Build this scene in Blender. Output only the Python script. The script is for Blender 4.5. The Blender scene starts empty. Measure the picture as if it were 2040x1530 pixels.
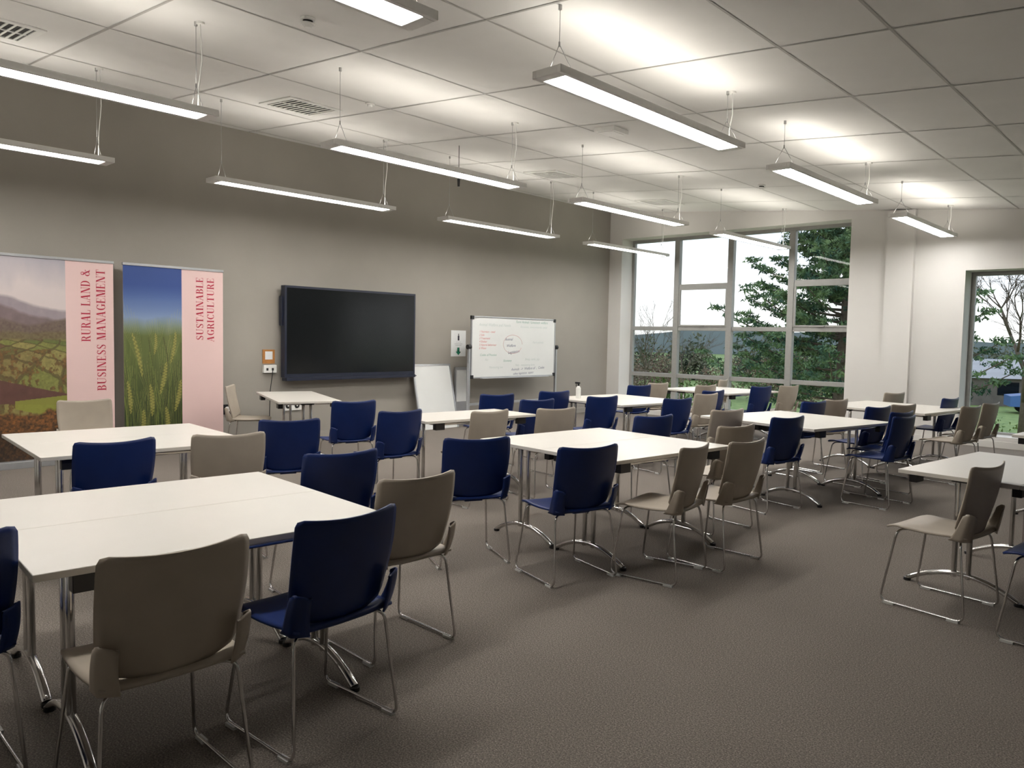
import bpy, math, random
import numpy as np
from mathutils import Vector, Matrix
random.seed(4); rng=np.random.default_rng(7)
COL=bpy.context.collection; SC=bpy.context.scene
def lin(c):
    c=c/255.0
    return c/12.92 if c<=.04045 else ((c+.055)/1.055)**2.4
def rgb(r,g,b): return (lin(r),lin(g),lin(b),1)
# ---------------------------------------------------------------- camera
yaw=math.radians(43.03); p=math.radians(3.47); ph=math.radians(1.1)
fwd=Vector((-math.sin(yaw)*math.cos(p),math.cos(yaw)*math.cos(p),-math.sin(p)))
r0=Vector((math.cos(yaw),math.sin(yaw),0)); u0=r0.cross(fwd)
R=r0*math.cos(ph)+u0*math.sin(ph); U=u0*math.cos(ph)-r0*math.sin(ph)
M=Matrix((R,U,-fwd)).transposed().to_4x4(); M.translation=(0,0,1.5)
cd=bpy.data.cameras.new('camera'); cd.lens=36*1532/2040; cd.clip_end=800
cam=bpy.data.objects.new('camera',cd); cam.matrix_world=M; COL.objects.link(cam); SC.camera=cam
# ---------------------------------------------------------------- materials
def newmat(name):
    m=bpy.data.materials.new(name); m.use_nodes=True; nt=m.node_tree
    return m,nt,nt.nodes['Principled BSDF']
def pmat(name,col,rough=.5,metal=0,spec=.5,noise=0,nscale=20,bump=0,bscale=200,col2=None):
    m,nt,b=newmat(name); b.inputs['Base Color'].default_value=col; b.inputs['Roughness'].default_value=rough
    b.inputs['Metallic'].default_value=metal; b.inputs['Specular IOR Level'].default_value=spec
    tc=nt.nodes.new('ShaderNodeTexCoord')
    if noise or col2:
        n=nt.nodes.new('ShaderNodeTexNoise'); n.inputs['Scale'].default_value=nscale; n.inputs['Detail'].default_value=4
        nt.links.new(tc.outputs['Object'],n.inputs['Vector'])
        r=nt.nodes.new('ShaderNodeValToRGB'); r.color_ramp.elements[0].position=.35; r.color_ramp.elements[1].position=.65
        c2=col2 or tuple(min(1,c*(1+noise)) for c in col[:3])+(1,)
        c1=col if col2 else tuple(c*(1-noise) for c in col[:3])+(1,)
        r.color_ramp.elements[0].color=c1; r.color_ramp.elements[1].color=c2
        nt.links.new(n.outputs['Fac'],r.inputs['Fac']); nt.links.new(r.outputs['Color'],b.inputs['Base Color'])
    if bump:
        n2=nt.nodes.new('ShaderNodeTexNoise'); n2.inputs['Scale'].default_value=bscale; n2.inputs['Detail'].default_value=3
        nt.links.new(tc.outputs['Object'],n2.inputs['Vector'])
        bp=nt.nodes.new('ShaderNodeBump'); bp.inputs['Strength'].default_value=bump; bp.inputs['Distance'].default_value=.004
        nt.links.new(n2.outputs['Fac'],bp.inputs['Height']); nt.links.new(bp.outputs['Normal'],b.inputs['Normal'])
    return m
def emat(name,col,s):
    m,nt,b=newmat(name); b.inputs['Base Color'].default_value=(.9,.9,.9,1)
    b.inputs['Emission Color'].default_value=col; b.inputs['Emission Strength'].default_value=s
    return m
GREYWALL=pmat('grey_wall_paint',rgb(152,147,139),.75,noise=.03,nscale=1.5,bump=.15,bscale=120)
WHITEWALL=pmat('white_wall_paint',rgb(216,214,210),.8,noise=.02,nscale=1.2,bump=.1,bscale=120)
CEIL=pmat('ceiling_tile',rgb(226,225,222),.9,noise=.02,nscale=2,bump=.2,bscale=300)
GRIDM=pmat('ceiling_grid_metal',rgb(174,172,168),.6,noise=.02)
CHROME=pmat('chrome',(.62,.61,.6,1),.16,1,noise=.03,nscale=5)
STEEL=pmat('brushed_steel',(.45,.45,.45,1),.35,1,noise=.05)
BLUE=pmat('navy_plastic',rgb(14,37,90),.4,spec=.35,noise=.06,nscale=9,bump=.12,bscale=600)
TAN=pmat('taupe_plastic',rgb(168,158,144),.42,spec=.35,noise=.03,nscale=9,bump=.12,bscale=600)
TABLE=pmat('white_laminate',rgb(208,204,196),.35,noise=.01,nscale=6)
BLACK=pmat('black_plastic',rgb(22,22,24),.4,noise=.05)
CLEAR=pmat('clear_glide',rgb(190,190,186),.2,noise=.03)
LAMPB=pmat('lamp_housing',rgb(226,225,222),.4,noise=.02)
WHITEP=pmat('white_plastic',rgb(230,230,226),.4,noise=.02)
FRAME=pmat('window_frame_grey',rgb(150,150,146),.45,noise=.03)
ALU=pmat('aluminium',rgb(175,177,180),.35,.6,noise=.03)
WBOARD=pmat('whiteboard_enamel',rgb(218,220,218),.22,noise=.012,nscale=3)
SCREEN=pmat('screen_glass',rgb(17,20,22),.16,spec=.4,noise=.03)
BEZEL=pmat('bezel_navy',rgb(28,34,52),.4,noise=.03)
LAMP_DN=emat('lamp_diffuser',(1,.965,.925,1),35)
LAMP_UP=emat('lamp_uplight',(1,.94,.85,1),11)
def carpet():
    m,nt,b=newmat('carpet_loop'); L=nt.links
    tc=nt.nodes.new('ShaderNodeTexCoord')
    n=nt.nodes.new('ShaderNodeTexNoise'); n.inputs['Scale'].default_value=150; n.inputs['Detail'].default_value=6; n.inputs['Roughness'].default_value=.85
    L.new(tc.outputs['Object'],n.inputs['Vector'])
    r=nt.nodes.new('ShaderNodeValToRGB'); e=r.color_ramp.elements
    e[0].position=.32; e[0].color=rgb(54,50,47); e[1].position=.68; e[1].color=rgb(184,175,164)
    k=e.new(.5); k.color=rgb(112,105,98)
    L.new(n.outputs['Fac'],r.inputs['Fac'])
    n2=nt.nodes.new('ShaderNodeTexNoise'); n2.inputs['Scale'].default_value=1.3; n2.inputs['Detail'].default_value=3
    L.new(tc.outputs['Object'],n2.inputs['Vector'])
    mr=nt.nodes.new('ShaderNodeMapRange'); mr.inputs['To Min'].default_value=.88; mr.inputs['To Max'].default_value=1.1
    L.new(n2.outputs['Fac'],mr.inputs['Value'])
    mx=nt.nodes.new('ShaderNodeMix'); mx.data_type='RGBA'; mx.blend_type='MULTIPLY'; mx.inputs['Factor'].default_value=1
    L.new(r.outputs['Color'],mx.inputs['A']); L.new(mr.outputs['Result'],mx.inputs['B']); L.new(mx.outputs['Result'],b.inputs['Base Color'])
    bp=nt.nodes.new('ShaderNodeBump'); bp.inputs['Strength'].default_value=.4; bp.inputs['Distance'].default_value=.004
    L.new(n.outputs['Fac'],bp.inputs['Height']); L.new(bp.outputs['Normal'],b.inputs['Normal'])
    b.inputs['Roughness'].default_value=.95; b.inputs['Specular IOR Level'].default_value=.15
    return m
CARPET=carpet()
def glassmat():
    m=bpy.data.materials.new('window_glass'); m.use_nodes=True; nt=m.node_tree; nt.nodes.clear()
    t=nt.nodes.new('ShaderNodeBsdfTransparent'); t.inputs[0].default_value=(.95,.97,.96,1)
    g=nt.nodes.new('ShaderNodeBsdfGlossy'); g.inputs['Roughness'].default_value=.02
    f=nt.nodes.new('ShaderNodeFresnel'); f.inputs['IOR'].default_value=1.25
    x=nt.nodes.new('ShaderNodeMixShader'); o=nt.nodes.new('ShaderNodeOutputMaterial')
    nt.links.new(f.outputs[0],x.inputs[0]); nt.links.new(t.outputs[0],x.inputs[1]); nt.links.new(g.outputs[0],x.inputs[2]); nt.links.new(x.outputs[0],o.inputs[0])
    return m
GLASS=glassmat()
# ---------------------------------------------------------------- mesh builder
class MB:
    def __init__(s): s.v=[];s.f=[];s.m=[];s.s=[]
    def add(s,vs,fs,mat=0,smooth=False):
        o=len(s.v); s.v+= [tuple(q) for q in vs]
        for f in fs: s.f.append(tuple(i+o for i in f)); s.m.append(mat); s.s.append(smooth)
    def box(s,x0,x1,y0,y1,z0,z1,mat=0):
        s.add([(x0,y0,z0),(x1,y0,z0),(x1,y1,z0),(x0,y1,z0),(x0,y0,z1),(x1,y0,z1),(x1,y1,z1),(x0,y1,z1)],
              [(0,3,2,1),(4,5,6,7),(0,1,5,4),(1,2,6,5),(2,3,7,6),(3,0,4,7)],mat)
    def tube(s,path,r,mat=0,seg=8,r2=None,flat=1.0):
        P=[Vector(q) for q in path]; n=len(P); vs=[]
        t=(P[1]-P[0]).normalized(); a=Vector((0,0,1)) if abs(t.z)<.9 else Vector((1,0,0))
        N=(a-t*a.dot(t)).normalized()
        for i in range(n):
            t=((P[min(i+1,n-1)]-P[i]).normalized()+(P[i]-P[max(i-1,0)]).normalized())
            t=t.normalized() if t.length>1e-9 else Vector((0,0,1))
            N=(N-t*N.dot(t)).normalized(); B=t.cross(N)
            rr=r if r2 is None else r+(r2-r)*i/(n-1)
            for k in range(seg):
                an=2*math.pi*k/seg
                vs.append(P[i]+N*math.cos(an)*rr*flat+B*math.sin(an)*rr)
        fs=[]
        for i in range(n-1):
            for k in range(seg):
                k2=(k+1)%seg; fs.append((i*seg+k,i*seg+k2,(i+1)*seg+k2,(i+1)*seg+k))
        fs.append(tuple(range(seg))[::-1]); fs.append(tuple((n-1)*seg+k for k in range(seg)))
        s.add(vs,fs,mat,True)
    def cyl(s,c,r,h,mat=0,seg=20,axis='z',r2=None):
        r2=r if r2 is None else r2; vs=[]
        for j,(rr,hh) in enumerate(((r,0),(r2,h))):
            for k in range(seg):
                a=2*math.pi*k/seg; x,y=rr*math.cos(a),rr*math.sin(a)
                q={'z':(x,y,hh),'x':(hh,x,y),'y':(y,hh,x)}[axis]
                vs.append((c[0]+q[0],c[1]+q[1],c[2]+q[2]))
        fs=[(k,(k+1)%seg,seg+(k+1)%seg,seg+k) for k in range(seg)]
        fs+=[tuple(range(seg))[::-1],tuple(range(seg,2*seg))]
        s.add(vs,fs,mat,False)
    def shell(s,fn,nu,nv,th,mat=0,flip=False):
        P=[[Vector(fn(i/nu,j/nv)) for i in range(nu+1)] for j in range(nv+1)]
        W=nu+1; H=nv+1; a=[];b=[]
        for j in range(H):
            for i in range(W):
                du=P[j][min(i+1,nu)]-P[j][max(i-1,0)]; dv=P[min(j+1,nv)][i]-P[max(j-1,0)][i]
                n=du.cross(dv); n=n.normalized() if n.length>1e-9 else Vector((0,0,1))
                if flip: n=-n
                a.append(P[j][i]); b.append(P[j][i]-n*th)
        N=W*H; fs=[]
        for j in range(nv):
            for i in range(nu):
                q=(j*W+i,j*W+i+1,(j+1)*W+i+1,(j+1)*W+i)
                if flip: q=q[::-1]
                fs.append(q); fs.append(tuple(k+N for k in q[::-1]))
        ring=[i for i in range(W)]+[j*W+nu for j in range(1,H)]+[nv*W+i for i in range(nu-1,-1,-1)]+[j*W for j in range(nv-1,0,-1)]
        for k in range(len(ring)):
            p0=ring[k];p1=ring[(k+1)%len(ring)]
            q=(p1,p0,p0+N,p1+N)
            if flip: q=q[::-1]
            fs.append(q)
        s.add(a+b,fs,mat,True)
    def mesh(s,name,mats):
        me=bpy.data.meshes.new(name); me.from_pydata(s.v,[],s.f)
        for m in mats: me.materials.append(m)
        me.polygons.foreach_set('material_index',s.m); me.polygons.foreach_set('use_smooth',s.s); me.update()
        return me
    def obj(s,name,mats,loc=(0,0,0),rz=0,bevel=0,parent=None):
        o=bpy.data.objects.new(name,s.mesh(name,mats)); o.location=loc; o.rotation_euler=(0,0,rz); COL.objects.link(o)
        if bevel:
            b=o.modifiers.new('bevel','BEVEL'); b.width=bevel; b.segments=2; b.limit_method='ANGLE'
        if parent: o.parent=parent
        return o
def fillet(path,r,n=5):
    P=[Vector(q) for q in path]; out=[P[0]]
    for i in range(1,len(P)-1):
        a=(P[i-1]-P[i]); b=(P[i+1]-P[i]); rr=min(r,a.length*.45,b.length*.45)
        A=P[i]+a.normalized()*rr; B=P[i]+b.normalized()*rr
        for k in range(n+1):
            t=k/n; out.append(A*(1-t)**2+P[i]*2*t*(1-t)+B*t*t)
    out.append(P[-1]); return out
def empty(name,loc=(0,0,0)):
    e=bpy.data.objects.new(name,None); e.location=loc; COL.objects.link(e); e.empty_display_size=.1; return e
# ---------------------------------------------------------------- room shell
XW,XR,YB,YF=-9.6,3.6,-2.6,13.2
def zc(x): return 4.13-.087*(x-XW)
b=MB(); b.box(XW-.3,XR+.3,YB-.3,YF+.5,-.2,0); b.obj('floor',[CARPET])
b=MB()
x0,x1,y0,y1=XW-.3,XR+.3,YB-.3,YF+.5
b.add([(x0,y0,zc(x0)),(x1,y0,zc(x1)),(x1,y1,zc(x1)),(x0,y1,zc(x0)),(x0,y0,zc(x0)+.2),(x1,y0,zc(x1)+.2),(x1,y1,zc(x1)+.2),(x0,y1,zc(x0)+.2)],
      [(0,3,2,1),(4,5,6,7),(0,1,5,4),(1,2,6,5),(2,3,7,6),(3,0,4,7)]); b.obj('ceiling',[CEIL])
b=MB(); b.box(XW-.3,XW,YB,YF,0,zc(XW)); b.obj('wall_left',[GREYWALL])
b=MB(); b.box(XR,XR+.3,YB,YF,0,zc(XR)); b.obj('wall_right',[WHITEWALL])
b=MB(); b.add([(XW,YB-.3,0),(XR,YB-.3,0),(XR,YB,0),(XW,YB,0),(XW,YB-.3,zc(XW)),(XR,YB-.3,zc(XR)),(XR,YB,zc(XR)),(XW,YB,zc(XW))],
      [(0,3,2,1),(4,5,6,7),(0,1,5,4),(1,2,6,5),(2,3,7,6),(3,0,4,7)]); b.obj('wall_back',[WHITEWALL])
# far wall with two openings, thickness .5
W1=(-9.29,-4.71,.14,3.56); W2=(-3.0,.6,.14,2.64)
b=MB()
def seg(xa,xb,za,zb=None):
    za0=za
    ta=zc(xa)-.001 if zb is None else zb; tb=zc(xb)-.001 if zb is None else zb
    ya,yb=YF,YF+.5
    b.add([(xa,ya,za0),(xb,ya,za0),(xb,yb,za0),(xa,yb,za0),(xa,ya,ta),(xb,ya,tb),(xb,yb,tb),(xa,yb,ta)],
      [(0,3,2,1),(4,5,6,7),(0,1,5,4),(1,2,6,5),(2,3,7,6),(3,0,4,7)])
seg(XW-.3,W1[0],0); seg(W1[0],W1[1],0,W1[2]); seg(W1[0],W1[1],W1[3]); seg(W1[1],W2[0],0)
seg(W2[0],W2[1],0,W2[2]); seg(W2[0],W2[1],W2[3]); seg(W2[1],XR+.3,0)
b.box(-4.12,-3.71,YF-.1,YF+.01,0,zc(-3.71)-.002)
b.obj('wall_far',[WHITEWALL])
b=MB(); b.box(XW,XW+.015,YB,YF,0,.1); b.obj('baseboard_left',[GREYWALL],bevel=.004)
b=MB(); b.box(XW+.015,-4.12,YF-.015,YF,0,.1); b.box(-3.71,XR,YF-.015,YF,0,.1); b.obj('baseboard_far',[WHITEWALL],bevel=.004)
# windows
SASH={'window_1':[(1,1.78,2.54),(3,1.78,2.54)]}
def window(name,x0,x1,z0,z1,mull,trans):
    root=empty(name,(0,0,0))
    b=MB(); ya,yb=YF+.38,YF+.46; w=.06
    b.box(x0,x0+w,ya,yb,z0,z1); b.box(x1-w,x1,ya,yb,z0,z1); b.box(x0+w,x1-w,ya,yb,z0,z0+w); b.box(x0+w,x1-w,ya,yb,z1-w,z1)
    for m in mull: b.box(m-.055,m+.055,ya-.03,yb-.001,z0+w,z1-w)
    edges=[x0+w]+[q for m in mull for q in (m-.055,m+.055)]+[x1-w]
    for (i,z) in trans: b.box(edges[2*i],edges[2*i+1],ya+.002,yb-.003,z-.04,z+.04)
    for (i,za,zb) in SASH.get(name,[]):
        a0,a1=edges[2*i],edges[2*i+1]; t=.035; y2,y3=ya-.012,ya+.03
        b.box(a0,a0+t,y2,y3,za,zb); b.box(a1-t,a1,y2,y3,za,zb); b.box(a0+t,a1-t,y2,y3,za,za+t); b.box(a0+t,a1-t,y2,y3,zb-t,zb)
        b.box((a0+a1)/2-.06,(a0+a1)/2+.06,y2-.03,y2,za+.005,za+.025)
    o=b.obj('window_frame',[FRAME],bevel=.004,parent=root)
    b=MB(); yg=YF+.418; b.add([(x0+w,yg,z0+w),(x1-w,yg,z0+w),(x1-w,yg,z1-w),(x0+w,yg,z1-w)],[(0,1,2,3)]); b.obj('glass_pane',[GLASS],parent=root)
    b=MB(); b.box(x0,x1,YF+.005,YF+.38,z0,z0+.025); b.obj('sill_board',[WHITEWALL],parent=root)
    return root
window('window_1',W1[0],W1[1],W1[2],W1[3],[-8.2,-7.04,-5.85],[(1,2.58),(3,2.58)]+[(i,1.74) for i in range(4)]+[(i,.79) for i in range(4)])
window('window_2',W2[0],W2[1],W2[2],W2[3],[-.9],[])
# ceiling grid
b=MB(); dz=.003; w=.01
def strip_y(x):
    b.add([(x-w,YB,zc(x-w)-dz),(x+w,YB,zc(x+w)-dz),(x+w,YF,zc(x+w)-dz),(x-w,YF,zc(x-w)-dz)],[(0,3,2,1)])
def strip_x(y):
    b.add([(XW,y-w,zc(XW)-dz-.001),(XR,y-w,zc(XR)-dz-.001),(XR,y+w,zc(XR)-dz-.001),(XW,y+w,zc(XW)-dz-.001)],[(0,3,2,1)])
for k in range(6): strip_y(-2.36-1.41*k)
for x in (-1.64,-.23,1.18,2.59): strip_y(x)
y=3.72-1.385*4
while y<YF: strip_x(y); y+=1.385
b.obj('trim_1',[GRIDM])
# ---------------------------------------------------------------- pendant linear lights
LL=2.42
b=MB(); hw=.115; iw=.086
b.box(-hw,-iw,0,LL,0,.048); b.box(iw,hw,0,LL,0,.048); b.box(-iw,iw,0,.08,0,.048); b.box(-iw,iw,LL-.08,LL,0,.048)
b.box(-iw,iw,.08,LL-.08,.02,.03)
b.box(-iw+.001,iw-.001,.081,LL-.081,.006,.012,1)
b.box(-iw+.03,iw-.03,.081,LL-.081,.036,.041,2)
lampmesh=b.mesh('linear_lamp_housing',[LAMPB,LAMP_DN,LAMP_UP])
ZL=3.11
for X,ys in ((-8.10,(.45,3.88,7.2,10.5)),(-5.76,(.35,3.80,7.2,10.6)),(-3.17,(.25,3.65,6.95,10.45))):
    for Y in ys:
        e=empty('pendant_linear_light',(X,Y,ZL))
        o=bpy.data.objects.new('housing',lampmesh); COL.objects.link(o); o.parent=e
        bv=o.modifiers.new('b','BEVEL'); bv.width=.006; bv.segments=1; bv.limit_method='ANGLE'
        b=MB(); top=zc(X)-ZL; jz=.22
        for yy in (.12,LL-.12):
            b.tube([(0,yy,top),(0,yy,jz)],.0022,0,6)
            b.tube([(0,yy,jz),(-.1,yy,.045)],.002,0,6); b.tube([(0,yy,jz),(.1,yy,.045)],.002,0,6)
            b.cyl((0,yy,jz-.015),.006,.03,0,8); b.cyl((0,yy,top-.03),.012,.03,0,12)
        b.tube([(.03,LL-.1,top),(.035,LL-.09,top*.6),(.02,LL-.11,top*.3),(.03,LL-.12,.045)],.0045,1,6)
        b.cyl((.03,LL-.1,top-.02),.03,.02,1,14)
        b.obj('suspension_wires',[STEEL,WHITEP],parent=e)
# ---------------------------------------------------------------- chairs
def chair_mesh(name,mat):
    b=MB()
    def seat(u,v):
        s=2*u-1; y=.235-.45*v
        hw=.234-.02*(1-v)**2-.014*v**3
        if v<.12: hw-=.03*((.12-v)/.12)**2
        z=.452+.01*s*s-.012*math.sin(math.pi*v)
        if v<.2: z-=.028*((.2-v)/.2)**2
        if v>.9: z-=.01*((v-.9)/.1)**2
        yy=y-(.012*s*s if v<.5 else 0)*(1-2*v if v<.5 else 0)
        return (s*hw,yy,z)
    b.shell(seat,16,18,.011,0)
    def back(u,v):
        s=2*u-1
        hw=.216+.012*math.sin(v*math.pi*.8)+.004*v
        if v>.95: hw-=.008*((v-.95)/.05)**2
        zb=.450+.04*s*s; zt=.842+.018*s*s
        if abs(s)>.93: zt-=.008*((abs(s)-.93)/.07)**2
        if abs(s)>.9: zb+=.02*((abs(s)-.9)/.1)**2
        z=zb+(zt-zb)*v
        y=-.192-.078*max(0,(z-.45)/.4)**1.15+.042*abs(s)**2.2-.012*math.sin(math.pi*v)
        return (s*hw,y,z)
    b.shell(back,20,20,.008,0)
    for sg in (-1,1):
        def lug(u,v):
            y0=-.224-.026*v; y1=-.125-.08*v**.7
            y=y0+(y1-y0)*u
            zz=.440+.16*v-(.022*(2*u-1)**2 if v>.9 else 0)
            x=.214+.010*math.sin(math.pi*v*.8)+.003*v
            if u<.35: x-=.05*((.35-u)/.35)
            return (sg*x,y,zz)
        b.shell(lug,8,10,.008,0,flip=(sg>0))
        path=[(sg*.10,.13,.432),(sg*.195,.16,.432),(sg*.232,.225,.011),(sg*.238,-.235,.011),(sg*.205,-.185,.43),(sg*.10,-.15,.432)]
        b.tube(fillet(path,.045,6),.0065,1,8)
        for yy in (.17,-.18):
            b.box(sg*.237-.011,sg*.237+.011,yy-.03,yy+.03,.0,.012,2)
    b.tube([(-.10,.13,.432),(.10,.13,.432)],.0062,1,8); b.tube([(-.10,-.15,.432),(.10,-.15,.432)],.0062,1,8)
    b.box(-.06,.06,-.17,.15,.425,.437,0)
    return b.mesh(name,[mat,CHROME,CLEAR])
CH={'b':chair_mesh('chair_shell_navy',BLUE),'t':chair_mesh('chair_shell_taupe',TAN)}
chairs=[('t',-2.26,.99,178),('b',-2.28,1.625,183),('t',-2.70,2.30,178),('b',-2.85,.49,178),('b',-3.54,2.45,172),
('b',-4.74,1.70,178),('t',-4.63,2.34,165),('b',-5.13,3.07,160),('t',-7.7,2.47,-5),
('b',-6.22,4.43,166),('b',-5.19,4.19,176),('t',-8.88,4.45,50),
('b',-6.07,6.29,165),('b',-5.31,6.12,168),('t',-4.73,4.83,178),('t',-4.54,5.51,167),
('b',-6.03,7.26,165),('b',-5.18,7.10,166),('b',-3.58,5.67,166),
('b',-3.49,3.44,154),('b',-2.79,3.71,164),('t',-2.38,4.28,187),('t',-2.27,4.76,176),('t',-2.75,5.55,169),
('b',-6.16,9.32,167),('t',-6.34,10.1,170),('b',-4.95,9.25,170),('t',-4.70,8.62,172),('t',-5.64,10.30,168),('b',-4.5,7.6,167),
('b',-5.01,10.80,165),('t',-4.85,11.4,166),('t',-6.3,12.1,190),
('t',-3.29,11.2,163),('b',-3.35,8.58,167),('b',-2.78,6.57,166),('t',-3.46,6.77,166),('t',-3.31,9.14,166),
('b',-2.64,8.50,166),('t',-2.56,9.07,163),('b',-2.12,7.58,172),('b',-2.28,8.06,170),('b',-2.49,10.71,170),('t',-2.0,9.50,168),('t',-1.96,10.25,170),
('t',-.91,4.87,171),('b',-.30,4.72,174)]
for c,x,y,h in chairs:
    a=math.radians(h); o=bpy.data.objects.new('stacking_chair',CH[c]); COL.objects.link(o)
    o.location=(x+.262*math.cos(a),y+.262*math.sin(a),0); o.rotation_euler=(0,0,a-math.pi/2)
# ---------------------------------------------------------------- tables
TW,TL_=.66,1.33
b=MB()
b.box(-TW/2,TW/2,-TL_/2,TL_/2,.705,.73,0)
for sy in (-1,1):
    y=sy*.5
    for dx in (-.04,.04):
        b.tube([(dx,y,.09),(dx,y,.69)],.016,1,12)
    arch=[( .31*t, y, .018+.095*(1-t*t)) for t in [k/10-1 for k in range(21)]]
    b.tube(arch,.02,1,10,flat=.75)
    b.cyl((-.31,y,0),.022,.02,2,12); b.cyl((.31,y,0),.022,.02,2,12)
    b.box(-.07,.07,y-.03,y+.03,.675,.705,2)
    b.tube([(-.24,y,.688),(.24,y,.688)],.014,1,8)
    for sx in (-1,1):
        b.box(sx*.285-.025,sx*.285+.025,y-.05,y+.05,.64,.705,2)
for sx in (-1,1): b.tube([(sx*.285,-.48,.69),(sx*.285,.48,.69)],.012,1,8)
tmesh=b.mesh('folding_table_top',[TABLE,CHROME,BLACK])
def table(x,y,deg,sc=(1,1,1)):
    o=bpy.data.objects.new('folding_table',tmesh); COL.objects.link(o); o.location=(x,y,0); o.rotation_euler=(0,0,math.radians(deg)); o.scale=sc
    bv=o.modifiers.new('b','BEVEL'); bv.width=.003; bv.segments=2; bv.limit_method='ANGLE'; bv.angle_limit=math.radians(60)
def pair(x,y,deg):
    a=math.radians(deg)
    for s in (-1,1): table(x+s*.3315*math.cos(a),y+s*.3315*math.sin(a),deg)
pair(-3.30,1.425,-4.5); pair(-5.75,2.13,-5); table(-8.36,5.08,90-20,(1.08,1.2,1)); table(-5.5,5.2,-6); pair(-3.40,4.67,-6)
pair(-5.75,8.2,-8); pair(-5.95,11.2,-8); pair(-3.2,7.65,-12); pair(-3.05,10.25,-8); pair(-.74,5.7,-7); pair(-.66,8.55,-5)
# ---------------------------------------------------------------- interactive display
b=MB()
ty0,ty1,tz0,tz1=5.55,7.84,.89,2.15
X=XW+.17
b.box(XW+.07,X,ty0,ty1,tz0,tz1,0)
b.box(X,X+.004,ty0+.03,ty1-.03,tz0+.05,tz1-.03,1)
b.box(XW+.08,X+.03,ty0+.01,ty1-.01,tz0-.045,tz0-.002,2)
b.box(XW+.001,XW+.07,6.3,7.1,1.2,1.9,0)
for k in range(2): b.box(X+.03,X+.034,6.7+k*.9,6.95+k*.9,tz0-.03,tz0-.015,0)
b.box(XW+.05,XW+.12,ty0-.02,ty0,1.6,2.0,0)
b.obj('interactive_display',[BEZEL,SCREEN,BEZEL],bevel=.006)
# ---------------------------------------------------------------- serif letters
def glyphs():
    T=.16;t=.045;G={}
    def rect(a,b_,c,d): return [(a,b_),(c,b_),(c,d),(a,d)]
    def ring(cx,cy,rx,ry,a0,a1,TT=T,tt=t,n=14):
        out=[]
        for k in range(n):
            A=math.radians(a0+(a1-a0)*k/n);B=math.radians(a0+(a1-a0)*(k+1)/n)
            o=lambda q,x,y:(cx+x*math.cos(q),cy+y*math.sin(q))
            out.append([o(A,rx,ry),o(B,rx,ry),o(B,rx-TT,ry-tt),o(A,rx-TT,ry-tt)])
        return out
    def stem(x,w=T,top=True,bot=True,e=.07):
        r=[rect(x,0,x+w,1)]
        if bot: r.append(rect(x-e,0,x+w+e,t))
        if top: r.append(rect(x-e,1-t,x+w+e,1))
        return r
    def diag(x0,y0,x1,y1,w): return [(x0,y0),(x0+w,y0),(x1+w,y1),(x1,y1)]
    G['R']=(.74,stem(.08)+[rect(.2,1-t,.34,1),rect(.2,.48,.36,.48+t)]+ring(.33,.74,.29,.26,-90,90)+[diag(.54,0,.32,.5,.17),rect(.5,0,.76,t)])
    G['U']=(.78,[rect(.1,.25,.1+T,1),rect(.03,1-t,.33,1),rect(.62,.25,.62+t,1),rect(.54,1-t,.76,1)]+ring(.383,.27,.283,.28,180,270)+ring(.383,.27,.283,.28,270,360,TT=t))
    G['A']=(.76,[diag(.06,0,.34,1,t),diag(.5,0,.3,1,.18),rect(.2,.3,.52,.3+t),rect(0,0,.2,t),rect(.44,0,.76,t)])
    G['L']=(.62,stem(.08)+[rect(.2,0,.6,t),rect(.555,0,.6,.3)])
    G['N']=(.8,[rect(.12,0,.12+t,1),rect(.03,0,.25,t),rect(.03,1-t,.25,1),diag(.54,0,.1,1,.17),rect(.665,0,.665+t,1),rect(.58,1-t,.8,1)])
    G['D']=(.76,stem(.08)+[rect(.2,1-t,.34,1),rect(.2,0,.34,t)]+ring(.32,.5,.38,.5,-90,90))
    G['B']=(.7,stem(.08)+[rect(.2,1-t,.34,1),rect(.2,0,.34,t),rect(.2,.5,.34,.5+t)]+ring(.33,.76,.26,.24,-90,90)+ring(.33,.27,.31,.27,-90,90))
    G['I']=(.34,stem(.1))
    G['E']=(.64,stem(.08)+[rect(.2,1-t,.58,1),rect(.2,0,.6,t),rect(.2,.49,.42,.49+t),rect(.54,.74,.58,1),rect(.56,0,.6,.28),rect(.4,.38,.43,.65)])
    G['M']=(.94,[rect(.12,0,.12+t,1),rect(.03,0,.25,t),rect(.03,1-t,.2,1),diag(.4,0,.12,1,.17),diag(.44,0,.68,1,t),rect(.7,0,.7+T,1),rect(.62,0,.93,t),rect(.8,1-t,.93,1)])
    G['G']=(.78,ring(.4,.5,.35,.5,40,270)+ring(.4,.5,.35,.5,270,330,TT=.1)+[rect(.56,.05,.56+T,.42),rect(.48,.4,.8,.4+t),rect(.64,.68,.68,1)])
    G['C']=(.7,ring(.4,.5,.35,.5,40,320)+[rect(.62,.68,.66,1)])
    G['T']=(.7,stem(.27,top=False)+[rect(.03,1-t,.67,1),rect(.03,.72,.07,1),rect(.63,.72,.67,1)])
    G['S']=(.6,ring(.3,.74,.23,.26,30,250,TT=.12)+ring(.31,.27,.25,.27,-150,70,TT=.12)+[diag(.4,.3,.1,.68,.14),rect(.49,.72,.53,1),rect(.06,0,.1,.3)])
    G['&']=(.86,ring(.36,.78,.2,.22,0,360,TT=.09)+ring(.33,.27,.28,.27,70,330,TT=.14)+[diag(.62,0,.22,.72,.17),rect(.58,0,.85,t),diag(.5,.12,.7,.5,t),rect(.58,.48,.84,.48+t)])
    G[' ']=(.34,[]); return G
GL=glyphs()
CRIM=pmat('crimson_ink',rgb(176,36,62),.6,noise=.03)
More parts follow.
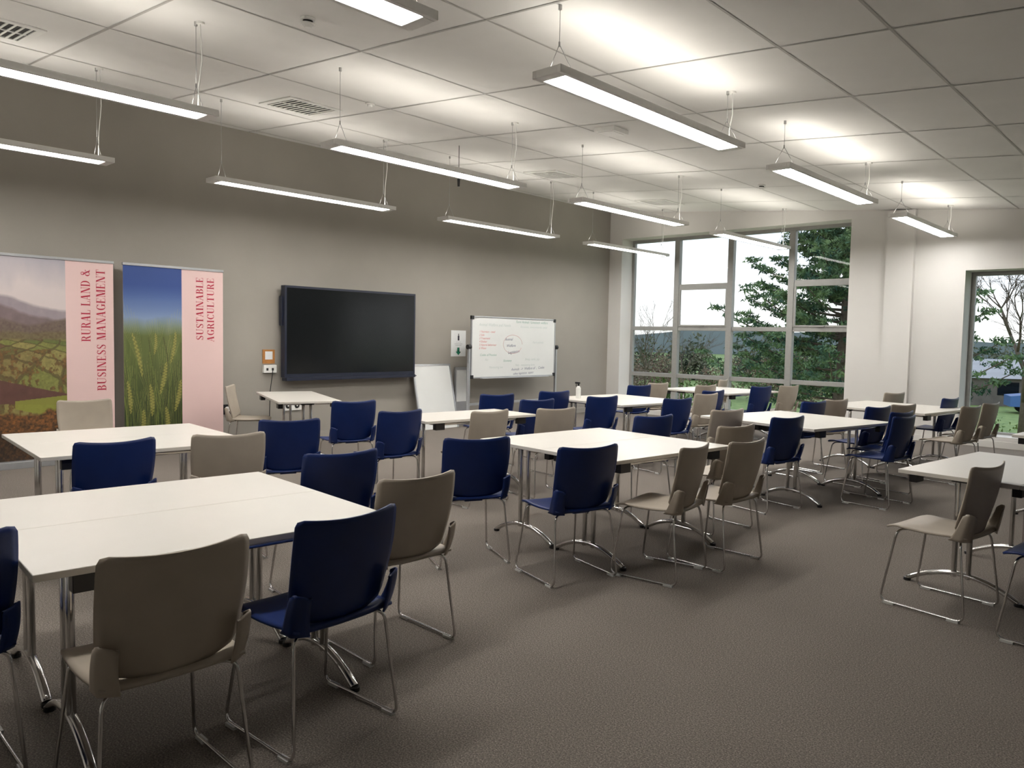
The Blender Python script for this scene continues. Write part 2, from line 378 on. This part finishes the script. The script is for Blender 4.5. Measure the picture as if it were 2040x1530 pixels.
def vtext(s,X,ybase,z0,z1,cap,parent):
    tot=sum(GL[c][0]+.07 for c in s)-.07; k=(z1-z0)/tot; b=MB(); x=0; lay=0
    for c in s:
        w,polys=GL[c]
        for q in polys:
            lay=(lay+1)%7
            vs=[(X+lay*.00004,ybase-py*cap,z0+(x+px)*k) for px,py in q]
            b.add(vs,[(0,1,2,3)])
        x+=w+.07
    o=b.obj('lettering',[CRIM]); o.parent=parent
# ---------------------------------------------------------------- banner art
def vnoise(u,v,f,seed=0,oct=4):
    out=np.zeros_like(u); amp=1;tot=0
    for o in range(oct):
        g=np.random.default_rng(seed+o).random((64,64)); x=u*f;y=v*f
        xi=np.floor(x).astype(int);yi=np.floor(y).astype(int);fx=x-xi;fy=y-yi
        fx=fx*fx*(3-2*fx);fy=fy*fy*(3-2*fy)
        a=g[yi%64,xi%64];b_=g[yi%64,(xi+1)%64];c=g[(yi+1)%64,xi%64];d=g[(yi+1)%64,(xi+1)%64]
        out+=amp*((a*(1-fx)+b_*fx)*(1-fy)+(c*(1-fx)+d*fx)*fy); tot+=amp; amp*=.5;f*=2
    return out/tot
def C(*c): return np.array(c,float)
def mixc(a,b_,t): t=np.clip(t,0,1)[...,None]; return a*(1-t)+b_*t
def art_landscape(u,v):
    one=np.ones(u.shape+(1,))
    n1=vnoise(u,v,4,1);n2=vnoise(u,v*2.5,12,11);n3=vnoise(u,v*3,36,21)
    col=mixc(C(204,192,190)*one,C(164,160,168)*one,(v-.84)/.16+.9*(n1-.5))
    def layer(edge,c1,c2,nn,sharp=60):
        nonlocal col
        col=mixc(col,mixc(c1*one,c2*one,nn),np.clip((edge-v)*sharp,0,1))
    layer(.79+.02*np.sin(u*4+1)+.02*n1-.03*u,C(156,144,148),C(138,128,134),n2)
    layer(.765-.09*u+.03*n1,C(128,110,112),C(108,94,94),n2)
    layer(.70-.03*np.sin(u*3)+.03*n1,C(118,104,90),C(90,74,68),n3)
    layer(.635+.02*n1,C(120,110,78),C(92,76,56),n3)
    d=np.clip(.64-v,.0,1); X=(u-.9)/(d+.08); Y=1/(d+.07)
    wx=X*.45+.5*np.sin(Y*.55)+.7*n1; wy=Y*.75+.35*X+.9*n1
    cx=np.floor(wx); cy=np.floor(wy)
    h=np.sin(cx*12.9898+cy*78.233)*43758.5453; h=h-np.floor(h)
    pal=np.array([[124,128,64],[142,134,76],[104,98,54],[108,82,58],[132,120,70],[96,108,52]],float)
    fc=pal[(h*6).astype(int)%6]
    col=mixc(col,fc*(.8+.35*n3[...,None]),np.clip((.60+.01*n1-v)*60,0,1)*.9)
    edge=np.minimum(np.abs(wx-np.round(wx))*.8,np.abs(wy-np.round(wy))*.7)
    col=mixc(col,C(76,64,38)*one,((edge<.03+.05*n3)&(v<.6))*.6)
    tr=vnoise(u,v*2.2,22,51,3); col=mixc(col,mixc(C(136,94,50)*one,C(70,54,32)*one,n3*1.5-.25),np.clip((tr-.56)*12,0,.75)*(v<.55))
    pf=((v<.405-.09*u+.01*n1)&(v>.285-.02*u)); col=mixc(col,C(92,60,54)*(.9+.2*n2[...,None])*one,pf*.95)
    gf=((v<.285+.03*u)&(v>.285-.10*u)&(u>.3)); col=mixc(col,C(134,138,56)*one,gf*.9)
    layer(.215+.07*n1+.02*n2-.02,C(138,90,44),C(60,42,24),n3*1.8-.4)
    layer(.10+.07*n1,C(84,56,30),C(32,24,16),n3*1.8-.4)
    return col
def art_barley(u,v):
    n1=vnoise(u,v,5,3);n3=vnoise(u,v*.4,40,8)
    one=np.ones(u.shape+(1,))
    col=mixc(C(150,168,194)*one,C(44,72,136)*one,(v-.66)/.24)
    g=mixc(C(78,92,40)*one,C(106,112,64)*one,vnoise(u,v*.3,12,5))
    col=mixc(col,g,np.clip((.70+.05*n1-v)*10,0,1))
    col=mixc(col,C(30,44,14)*one,np.clip((.52-v)*2.2,0,.88)*(.5+n3))
    rg=np.random.default_rng(5)
    for k in range(110):
        x0=rg.random();x1=x0+rg.normal(0,.12);h=rg.uniform(.25,.66);w=rg.uniform(.003,.009)
        xc=x0+(x1-x0)*(v/h)**2; c=C(118,128,58)*rg.uniform(.4,1.1)
        m=(np.abs(u-xc)<w)&(v<h); col=mixc(col,c*one,m*.45)
    ears=[(.22,.40,.24,.035,-.35),(.66,.30,.18,.04,.3),(.45,.18,.18,.04,-.1),(.84,.47,.18,.03,.25),(.08,.2,.18,.035,-.15),(.92,.2,.18,.04,.3),(.52,.52,.12,.026,.1),(.30,.06,.16,.04,.1),(.72,.07,.16,.04,-.1)]
    for (ex,ey,L_,W_,tl) in ears:
        s=(v-ey)/L_; xc=ex+tl*(s-.5)*L_*2+.02*np.sin(s*3)
        sc_=np.abs(((s*11+np.sign(u-xc)*.25)%1)-.5)*2
        body=(np.abs(u-xc)<W_*(.75+.35*sc_)*np.sqrt(np.clip(1-(2*s-1)**2,0,1)))&(s>0)&(s<1)
        pat=.65+.45*sc_*(1-np.abs(u-xc)/W_*.4)
        col=mixc(col,C(156,150,72)*np.clip(pat,.3,1.3)[...,None]*one,body*.85)
        for q in range(-4,5):
            aw=(np.abs(u-(xc+q*.009+q*.03*np.clip(s-.3,0,2)))<.0028)&(s>.25)&(s<1.7-.08*abs(q)); col=mixc(col,C(166,162,96)*one,aw*.4)
    return col
def vcmat():
    m,nt,b=newmat('printed_vinyl'); a=nt.nodes.new('ShaderNodeVertexColor'); a.layer_name='print'
    nt.links.new(a.outputs['Color'],b.inputs['Base Color']); b.inputs['Roughness'].default_value=.55; return m
VC=vcmat()
PINK=pmat('pink_vinyl',rgb(222,192,188),.55,noise=.015,nscale=2)
def artmesh(name,fn,X,y0,y1,z0,z1,nu,nv,parent):
    uu,vv=np.meshgrid(np.linspace(0,1,nu+1),np.linspace(0,1,nv+1)); c=np.clip(fn(uu,vv),0,255)/255
    c=np.where(c<=.04045,c/12.92,((c+.055)/1.055)**2.4)
    V=np.stack([np.full(uu.size,X),(y0+(y1-y0)*uu).ravel(),(z0+(z1-z0)*vv).ravel()],1)
    i=np.arange(nu*nv); r=i//nu; q=i%nu; W=nu+1; a=r*W+q
    F=np.stack([a,a+1,a+W+1,a+W],1)
    me=bpy.data.meshes.new(name); me.from_pydata(V.tolist(),[],F.tolist()); me.materials.append(VC)
    ca=me.color_attributes.new('print','FLOAT_COLOR','POINT')
    ca.data.foreach_set('color',np.concatenate([c.reshape(-1,3),np.ones((uu.size,1))],1).astype(np.float32).ravel())
    o=bpy.data.objects.new(name,me); COL.objects.link(o); o.parent=parent
def banner(y0,ys,y1,art,lines):
    e=empty('roll_up_banner'); X=XW+.14
    b=MB(); b.box(X-.003,X,y0,y1,.07,2.26,0); b.obj('banner_sheet',[PINK],parent=e)
    b=MB(); b.box(X-.015,X+.012,y0-.005,y1+.005,2.255,2.285,0)
    b.box(X-.09,X+.09,y0-.01,y1+.01,0,.075,0); b.tube([(X-.04,(y0+y1)/2,.07),(X-.012,(y0+y1)/2,2.26)],.01,1,8)
    b.obj('banner_stand',[ALU,STEEL],bevel=.008,parent=e)
    artmesh('banner_picture',art,X+.0015,y0,ys,.075,2.255,150,470,e)
    for s,yb,z0,z1,cap in lines: vtext(s,X+.002,yb,z0,z1,cap,e)
banner(2.15,2.865,3.365,art_landscape,[('RURAL LAND &',3.115,1.36,2.17,.095),('BUSINESS MANAGEMENT',3.275,.80,2.18,.095)])
banner(3.47,4.155,4.685,art_barley,[('SUSTAINABLE',4.425,1.39,2.17,.09),('AGRICULTURE',4.565,1.37,2.17,.09)])
# ---------------------------------------------------------------- wall bits
b=MB(); WX=XW
ORANGE=pmat('kraft_board',rgb(176,120,62),.7,noise=.1,nscale=30)
PAPER=pmat('paper',rgb(226,228,228),.7,noise=.01)
GREEN=pmat('green_ink',rgb(20,120,90),.6,noise=.02)
DARKINK=pmat('dark_ink',rgb(60,60,70),.6,noise=.02)
b.box(WX,WX+.012,5.31,5.49,1.08,1.27,0); b.box(WX+.012,WX+.014,5.345,5.455,1.135,1.245,1); b.obj('notice_card',[ORANGE,PAPER])
b=MB(); b.box(WX,WX+.045,5.31,5.50,.955,1.06,0)
for k in range(2): b.box(WX+.045,WX+.05,5.345+k*.08,5.375+k*.08,.985,1.02,1)
b.tube([(WX+.05,5.44,1.0),(WX+.07,5.42,.93),(WX+.03,5.41,.7),(WX+.02,5.40,.11)],.006,1,6); b.obj('socket_box_with_cable',[WHITEP,BLACK],bevel=.004)
for (y,n,c) in ((5.76,2,0),(4.80,1,1)):
    b=MB(); w=.075*n; b.box(WX,WX+.02,y-w,y+w,.42,.55,0)
    for k in range(n):
        yy=y+(k-(n-1)/2)*.14; b.cyl((WX+.02,yy,.485),.038,.006,1,20,'x')
        b.cyl((WX+.026,yy,.485),.012,.004,0,10,'x')
    b.obj('power_socket',[WHITEP if c==0 else BLACK,BLACK if c==0 else WHITEP],bevel=.004)
b=MB(); b.box(WX,WX+.002,8.76,9.10,1.16,1.60,0)
b.box(WX+.002,WX+.003,8.87,8.99,1.40,1.402,2); b.box(WX+.002,WX+.003,8.84,9.02,1.37,1.374,2); b.box(WX+.002,WX+.003,8.86,9.0,1.345,1.349,2)
b.box(WX+.002,WX+.003,8.91,8.95,1.43,1.51,2); b.box(WX+.002,WX+.003,8.922,8.938,1.51,1.545,2)
b.box(WX+.002,WX+.003,8.905,8.955,1.24,1.31,1)
b.add([(WX+.003,8.87,1.24),(WX+.003,8.93,1.18),(WX+.003,8.99,1.24)],[(0,1,2)],1); b.obj('paper_poster',[PAPER,GREEN,DARKINK])
# small easel whiteboard leaning on wall
b=MB()
def lean(z): return WX+.30-.24*z/1.03
def slab(y0,y1,z0,z1,off,th,m):
    y0+=.26; y1+=.26
    xa,xb=lean(z0)+off,lean(z1)+off
    b.add([(xa,y0,z0),(xa,y1,z0),(xb,y1,z1),(xb,y0,z1),(xa-th,y0,z0),(xa-th,y1,z0),(xb-th,y1,z1),(xb-th,y0,z1)],
      [(0,1,2,3),(7,6,5,4),(1,0,4,5),(2,1,5,6),(3,2,6,7),(0,3,7,4)],m)
slab(7.62,8.42,.0,1.03,0,.02,0); slab(7.61,7.64,.0,1.04,.006,.03,1); slab(8.40,8.43,.0,1.04,.006,.03,1); slab(7.61,8.43,1.01,1.04,.006,.03,1)
slab(7.7,8.38,.16,.18,.05,.06,1)
b.obj('flipchart_board',[WBOARD,ALU],bevel=.003)
b=MB(); b.box(WX+.05,WX+.09,8.80,9.06,.0,.98,0); b.box(WX+.09,WX+.094,8.82,9.04,.4,.93,1); b.obj('leaning_display_board',[ALU,WBOARD])
# mobile whiteboard
e=empty('mobile_whiteboard'); BX=-9.13
b=MB(); y0,y1,z0,z1=8.80,10.90,.83,1.82
b.box(BX-.02,BX,y0,y1,z0,z1,0)
f=.022
b.box(BX-.026,BX+.008,y0-f,y0,z0-f,z1+f,1); b.box(BX-.026,BX+.008,y1,y1+f,z0-f,z1+f,1); b.box(BX-.026,BX+.008,y0,y1,z0-f,z0,1); b.box(BX-.026,BX+.008,y0,y1,z1,z1+f,1)
for yy in (y0-f,y1-.03):
    for zz in (z0-f,z1-.03): b.box(BX-.028,BX+.011,yy-.004,yy+.056,zz-.004,zz+.056,2)
b.box(BX,BX+.06,y0+.2,y1-.2,z0-.03,z0-.018,1)
for yy in (y0-.06,y1+.06):
    b.box(BX-.03,BX+.01,yy-.02,yy+.02,.08,1.36,1)
    b.cyl((BX-.01,yy-.035,1.33),.04,.07,2,14,'y')
    b.tube(fillet([(BX-.32,yy,.07),(BX-.01,yy,.1),(BX+.36,yy,.07)],.05),.02,1,8)
    for xx in (-.31,.34): b.cyl((BX+xx,yy-.012,.035),.035,.024,2,14,'y')
b.box(BX-.02,BX+.0,y0-.05,y1+.05,.36,.40,1)
b.obj('board_and_stand',[WBOARD,ALU,BLACK],bevel=.003,parent=e)
INK={'g':pmat('green_marker',rgb(126,165,152),.6,noise=.02),'r':pmat('red_marker',rgb(205,120,118),.6,noise=.02),'k':pmat('blue_black_marker',rgb(110,114,136),.6,noise=.02),'l':pmat('faint_marker',rgb(180,190,187),.6,noise=.02)}
def btext(s,y,z,size,c,rot=0):
    cu=bpy.data.curves.new('handwriting','FONT'); cu.body=s; cu.size=size; cu.shear=.25; cu.materials.append(INK[c])
    o=bpy.data.objects.new('handwriting',cu); COL.objects.link(o); o.parent=e
    o.matrix_world=Matrix.Translation((BX+.0015,y,z))@Matrix(((0,0,1,0),(1,0,0,0),(0,1,0,0),(0,0,0,1)))@Matrix.Rotation(rot,4,'Z')
btext('Animal Welfare and Needs',8.95,1.68,.07,'l'); btext('Farm Animal / Livestock welfare',9.85,1.75,.065,'g'); btext('Economic, environmental, social',9.97,1.67,.055,'l')
for i,s in enumerate(['1 Nutrition - need','2 Safe','3 Treatment','4 Shelter','5 Natural behaviour','6 Water']): btext(s,8.96,1.57-i*.055,.05,'r')
btext('Animal',9.58,1.44,.07,'k',.03); btext('Welfare',9.62,1.33,.07,'k',.03); btext('Legislation',9.66,1.21,.07,'k',.1)
btext('Farm animals',10.3,1.40,.055,'l'); btext('Codes of Practice',8.98,1.18,.055,'g'); btext('Act',9.1,1.10,.055,'l'); btext('Economy',9.55,1.08,.055,'g'); btext('Sheep, cattle, pigs',10.1,1.1,.055,'l')
btext('Monitoring law',9.2,.97,.055,'l'); btext('Vets - monitoring farm',9.85,1.0,.055,'l')
btext('Animals  ->  Welfare of  ,  Codes',9.75,.92,.065,'k',.03); btext('safety legislation  aspect',9.8,.85,.055,'k',.03)
bb=MB(); bb.tube([(BX+.002,9.78+.24*math.cos(a),1.38+.16*math.sin(a)) for a in [k*math.pi/16 for k in range(31)]],.0018,0,4); bb.obj('marker_circle',[INK['r']],parent=e)
# spray bottle
b=MB(); b.cyl((0,0,0),.032,.13,0,16); b.cyl((0,0,.13),.032,.03,0,16,r2=.014); b.cyl((0,0,.16),.014,.03,1,12); b.box(-.05,.02,-.012,.012,.185,.21,1); b.box(-.04,-.03,-.006,.006,.15,.185,1)
b.obj('spray_bottle',[WHITEP,BLACK],loc=(-6.15,7.85,.73),bevel=.003)
# ---------------------------------------------------------------- ceiling items
sl=math.atan(.087)
def cobj(b,name,mats,x,y,bevel=.004):
    o=b.obj(name,mats,loc=(x,y,zc(x)-.001),bevel=bevel); o.rotation_euler=(0,sl,0); return o
for x,y in ((-7.49,4.6),(-7.6,8.96),(-7.6,11.91),(-7.5,1.75)):
    b=MB(); h=.32
    for a0,a1,c0,c1 in ((-h,h,-h,-h+.06),(-h,h,h-.06,h),(-h,-h+.06,-h+.06,h-.06),(h-.06,h,-h+.06,h-.06)): b.box(a0,a1,c0,c1,-.012,0,0)
    b.box(-h+.06,h-.06,-h+.06,h-.06,-.002,0,1)
    for k in range(9):
        yy=-h+.09+k*.0575; b.box(-h+.06,h-.06,yy-.007,yy+.012,-.011,-.004,0)
    b.box(-.01,.01,-h+.06,h-.06,-.012,-.003,0)
    cobj(b,'ceiling_vent',[WHITEP,BLACK],x,y,.002)
for x,y in ((-4.88,3.05),(-5.0,10.47)):
    b=MB(); b.cyl((0,0,-.02),.05,.02,0,24); b.cyl((0,0,-.05),.045,.012,0,24,r2=.055); b.cyl((0,0,-.038),.035,.02,1,24); b.cyl((0,0,-.066),.022,.018,0,20,r2=.04)
    cobj(b,'smoke_detector',[WHITEP,BLACK],x,y,.002)
b=MB(); b.box(-.13,.13,-.13,.13,-.045,0,0); b.box(-.1,.1,-.1,.1,-.05,-.045,1); cobj(b,'ceiling_sensor',[WHITEP,LAMPB],-4.93,6.75,.015)
b=MB(); b.cyl((0,0,-.02),.05,.02,0,20,r2=.045); b.cyl((0,0,-.04),.025,.02,0,16,r2=.03); cobj(b,'motion_sensor',[WHITEP],-6.58,4.84,.003)
b=MB(); b.tube([(0,0,0),(0,0,-.43)],.004,0,6); b.cyl((0,0,-.52),.014,.1,0,12,r2=.02); b.obj('hanging_cable_plug',[BLACK],loc=(-7.36,6.81,zc(-7.36)))
# ---------------------------------------------------------------- outdoors
GZ=-1.7
GRASS=pmat('grass',rgb(104,130,72),.9,nscale=3,col2=rgb(138,158,92),bump=.3,bscale=60)
def leafmat(n,a,c,s=1.5): return pmat(n,a,.75,nscale=s,col2=c,spec=.2)
CONIF=leafmat('conifer_foliage',rgb(50,80,68),rgb(120,144,96),2.2)
SHRUB=leafmat('shrub_foliage',rgb(48,72,36),rgb(100,122,62)); BROWN=leafmat('winter_twigs',rgb(104,90,78),rgb(148,128,106),.6); DGR=leafmat('hedge_foliage',rgb(84,94,80),rgb(122,122,100),.5)
BARK=pmat('bark',rgb(104,92,80),.9,noise=.2,nscale=8)
b=MB(); b.add([(-160,14,GZ),(120,14,GZ),(120,260,GZ),(-160,260,GZ)],[(0,1,2,3)]); b.obj('ground_lawn',[GRASS])
def leaves(name,cent,rad,n,size,mat,extra=None,elong=1.0):
    cent=np.array(cent,float); rad=np.array(rad,float); k=len(cent)
    C_=np.repeat(cent,n,0); R_=np.repeat(rad,n,0); N=len(C_)
    d=rng.normal(size=(N,3)); d/=np.linalg.norm(d,axis=1)[:,None]; d*=rng.random((N,1))**.5
    P=C_+d*R_
    a=rng.normal(size=(N,3)); a/=np.linalg.norm(a,axis=1)[:,None]; c=rng.normal(size=(N,3)); c-=a*(a*c).sum(1)[:,None]; c/=np.linalg.norm(c,axis=1)[:,None]
    s=size*rng.uniform(.6,1.4,(N,1))
    V=np.stack([P+a*s*elong,P-a*s*.6+c*s*.5,P-a*s*.6-c*s*.5],1).reshape(-1,3)
    F=np.arange(3*N).reshape(-1,3); v=V.tolist(); f=F.tolist(); mi=[0]*N
    if extra:
        o=len(v); v+=extra.v; f+=[tuple(i+o for i in q) for q in extra.f]; mi+=[1]*len(extra.f)
    me=bpy.data.meshes.new(name); me.from_pydata(v,[],f); me.materials.append(mat); me.materials.append(BARK); me.polygons.foreach_set('material_index',mi)
    o=bpy.data.objects.new(name,me); COL.objects.link(o); return o
def conifer(cx,cy,H,Rm,nb,n):
    t=MB(); t.tube([(cx,cy,GZ),(cx+.1,cy,GZ+H*.5),(cx,cy,GZ+H*.97)],.24,0,8,r2=.03)
    cent=[];rad=[]
    for k in range(nb):
        h=.10+.88*(k+rng.random())/nb; az=k*2.399+rng.normal(0,.3)
        L=Rm*(1-h)**.8*rng.uniform(.55,1.15); z0=GZ+H*h
        pts=[]
        for j in range(8):
            s=j/7; r=L*s; pts.append((cx+r*math.cos(az),cy+r*math.sin(az),z0+L*(.05*s+.30*s*s)))
        t.tube(pts,.045,0,4,r2=.012)
        for j in range(1,9):
            s=.22+.78*j/8; sp=.26*L*(1.12-s)
            for q in range(2):
                off=rng.normal(0,1)*sp*.7
                cent.append((cx+L*s*math.cos(az)-off*math.sin(az),cy+L*s*math.sin(az)+off*math.cos(az),z0+L*(.05*s+.30*s*s)+rng.normal(0,.04)))
                rad.append((.24+.05*L*.5,.24+.05*L*.5,.09))
    leaves('conifer_tree',cent,rad,n,.055,CONIF,t,2.0)
conifer(-8.9,24.5,8.6,5.0,104,42)
def baretree(name,x,y,h,seed,spread=.6,depth=6,r=.1):
    rr=random.Random(seed); t=MB()
    def br(p,d,L,r,dep):
        q=p+d*L; m=p+d*L*.5+Vector((rr.gauss(0,.03),rr.gauss(0,.03),0))*L
        t.tube([p,m,q],r,0,5 if dep>3 else 3,r2=r*.62)
        if dep==0: return
        for k in range(3 if dep>1 else 4):
            nd=(d+Vector((rr.gauss(0,spread),rr.gauss(0,spread),rr.gauss(.12,spread*.5)))).normalized()
            br(q if k<2 else m,nd,L*rr.uniform(.62,.85),r*.6,dep-1)
    br(Vector((x,y,GZ)),Vector((0,0,1)),h*.3,r,depth); t.obj(name,[BARK])
baretree('bare_tree',-5.2,31.6,8.0,3,.55,6,.14); baretree('bare_tree',-1.2,35,7.5,8,.5,6,.12); baretree('bare_sapling',-22.3,34.2,5.5,5,.35,5,.06); baretree('bare_sapling',-20.6,35,4.6,6,.4,5,.05)
def row(name,xa,ya,xb,yb,n,h,mat,k,size,jit=1.0):
    cent=[];rad=[]
    for i in range(n):
        t=(i+rng.random())/n; hh=h*rng.uniform(.6,1.15)
        cent.append((xa+(xb-xa)*t+rng.normal(0,jit),ya+(yb-ya)*t+rng.normal(0,jit),GZ+hh*.5)); rad.append((rng.uniform(.8,1.6)*h*.35,rng.uniform(.8,1.6)*h*.35,hh*.55))
    leaves(name,cent,rad,k,size,mat)
row('hedgerow',-60,36,-8,74,70,3.6,DGR,300,.2); row('hedgerow',-8,74,40,80,50,3.3,DGR,260,.22)
row('winter_thicket',-36,34,-13,42,34,2.3,BROWN,560,.08); row('garden_shrub',-24,26,-15.5,30,12,1.6,SHRUB,500,.07,.5)
row('garden_shrub',-4.6,18.5,.5,17.5,9,1.7,SHRUB,900,.05,.25)
row('winter_thicket',-8.5,62,8,60,26,2.6,BROWN,260,.14)
b=MB(); n=60; v=[];f=[]
for i in range(n+1):
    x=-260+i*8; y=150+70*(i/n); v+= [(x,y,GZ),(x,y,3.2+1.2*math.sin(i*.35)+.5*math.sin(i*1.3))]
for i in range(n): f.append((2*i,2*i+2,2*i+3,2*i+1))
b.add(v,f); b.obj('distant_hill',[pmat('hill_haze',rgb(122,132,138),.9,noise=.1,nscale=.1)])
SHEDW=pmat('shed_cladding',rgb(112,104,98),.8,noise=.15,nscale=2); SHEDR=pmat('shed_roof',rgb(170,170,172),.7,noise=.06,nscale=2)
b=MB(); b.box(-6,6,-2,2,0,1.55,0)
b.add([(-6.2,-2.3,1.5),(6.2,-2.3,1.5),(6.2,0,2.5),(-6.2,0,2.5),(-6.2,2.3,1.5),(6.2,2.3,1.5)],[(0,1,2,3),(3,2,5,4),(0,3,4),(1,5,2)],1)
for k in range(5): b.box(-4.8+k*2.2,-3.8+k*2.2,-2.03,-2,.6,1.3,2)
b.obj('timber_outbuilding',[SHEDW,SHEDR,SCREEN],loc=(-7.6,51,GZ),rz=math.radians(25))
b=MB()
def car():
    prof=[(-2.0,.35),(-2.0,.85),(-1.2,.95),(-.6,1.4),(.7,1.42),(1.4,.95),(2.05,.85),(2.05,.35)]
    vs=[(x,-.8,z) for x,z in prof]+[(x,.8,z) for x,z in prof]; n=len(prof)
    fs=[tuple(range(n)),tuple(range(n,2*n))[::-1]]+[(i,n+i,n+(i+1)%n,(i+1)%n) for i in range(n)]
    b.add(vs,fs,0); b.box(-.55,.65,-.81,.81,.98,1.32,1)
    for x in (-1.25,1.3):
        for y in (-.82,.62): b.cyl((x,y,.32),.32,.2,1,18,'y')
car(); b.obj('parked_car',[pmat('car_paint_blue',rgb(70,110,170),.3,noise=.03),BLACK],loc=(-6.0,44.5,GZ),rz=math.radians(20))
# ---------------------------------------------------------------- world
w=bpy.data.worlds.new('sky'); SC.world=w; w.use_nodes=True; nt=w.node_tree; bg=nt.nodes['Background']
tc=nt.nodes.new('ShaderNodeTexCoord'); sx=nt.nodes.new('ShaderNodeSeparateXYZ'); nt.links.new(tc.outputs['Generated'],sx.inputs[0])
r=nt.nodes.new('ShaderNodeValToRGB'); e_=r.color_ramp.elements; e_[0].position=.0; e_[0].color=(.84,.82,.79,1); e_[1].position=.5; e_[1].color=(.46,.60,.85,1)
k=e_.new(.1); k.color=(.72,.79,.90,1)
nt.links.new(sx.outputs['Z'],r.inputs['Fac'])
ns=nt.nodes.new('ShaderNodeTexNoise'); ns.inputs['Scale'].default_value=3; ns.inputs['Detail'].default_value=6
mp=nt.nodes.new('ShaderNodeMapping'); mp.inputs['Scale'].default_value=(1,1,4); nt.links.new(tc.outputs['Generated'],mp.inputs[0]); nt.links.new(mp.outputs[0],ns.inputs['Vector'])
cr=nt.nodes.new('ShaderNodeValToRGB'); cr.color_ramp.elements[0].position=.42; cr.color_ramp.elements[1].position=.62
nt.links.new(ns.outputs['Fac'],cr.inputs['Fac'])
mx=nt.nodes.new('ShaderNodeMix'); mx.data_type='RGBA'; mx.inputs['B'].default_value=(.93,.93,.94,1)
nt.links.new(cr.outputs['Color'],mx.inputs['Factor']); nt.links.new(r.outputs['Color'],mx.inputs['A']); nt.links.new(mx.outputs['Result'],bg.inputs['Color'])
bg.inputs['Strength'].default_value=1.5
SC.view_settings.view_transform='Standard'; SC.view_settings.look='None'; SC.view_settings.exposure=0.08
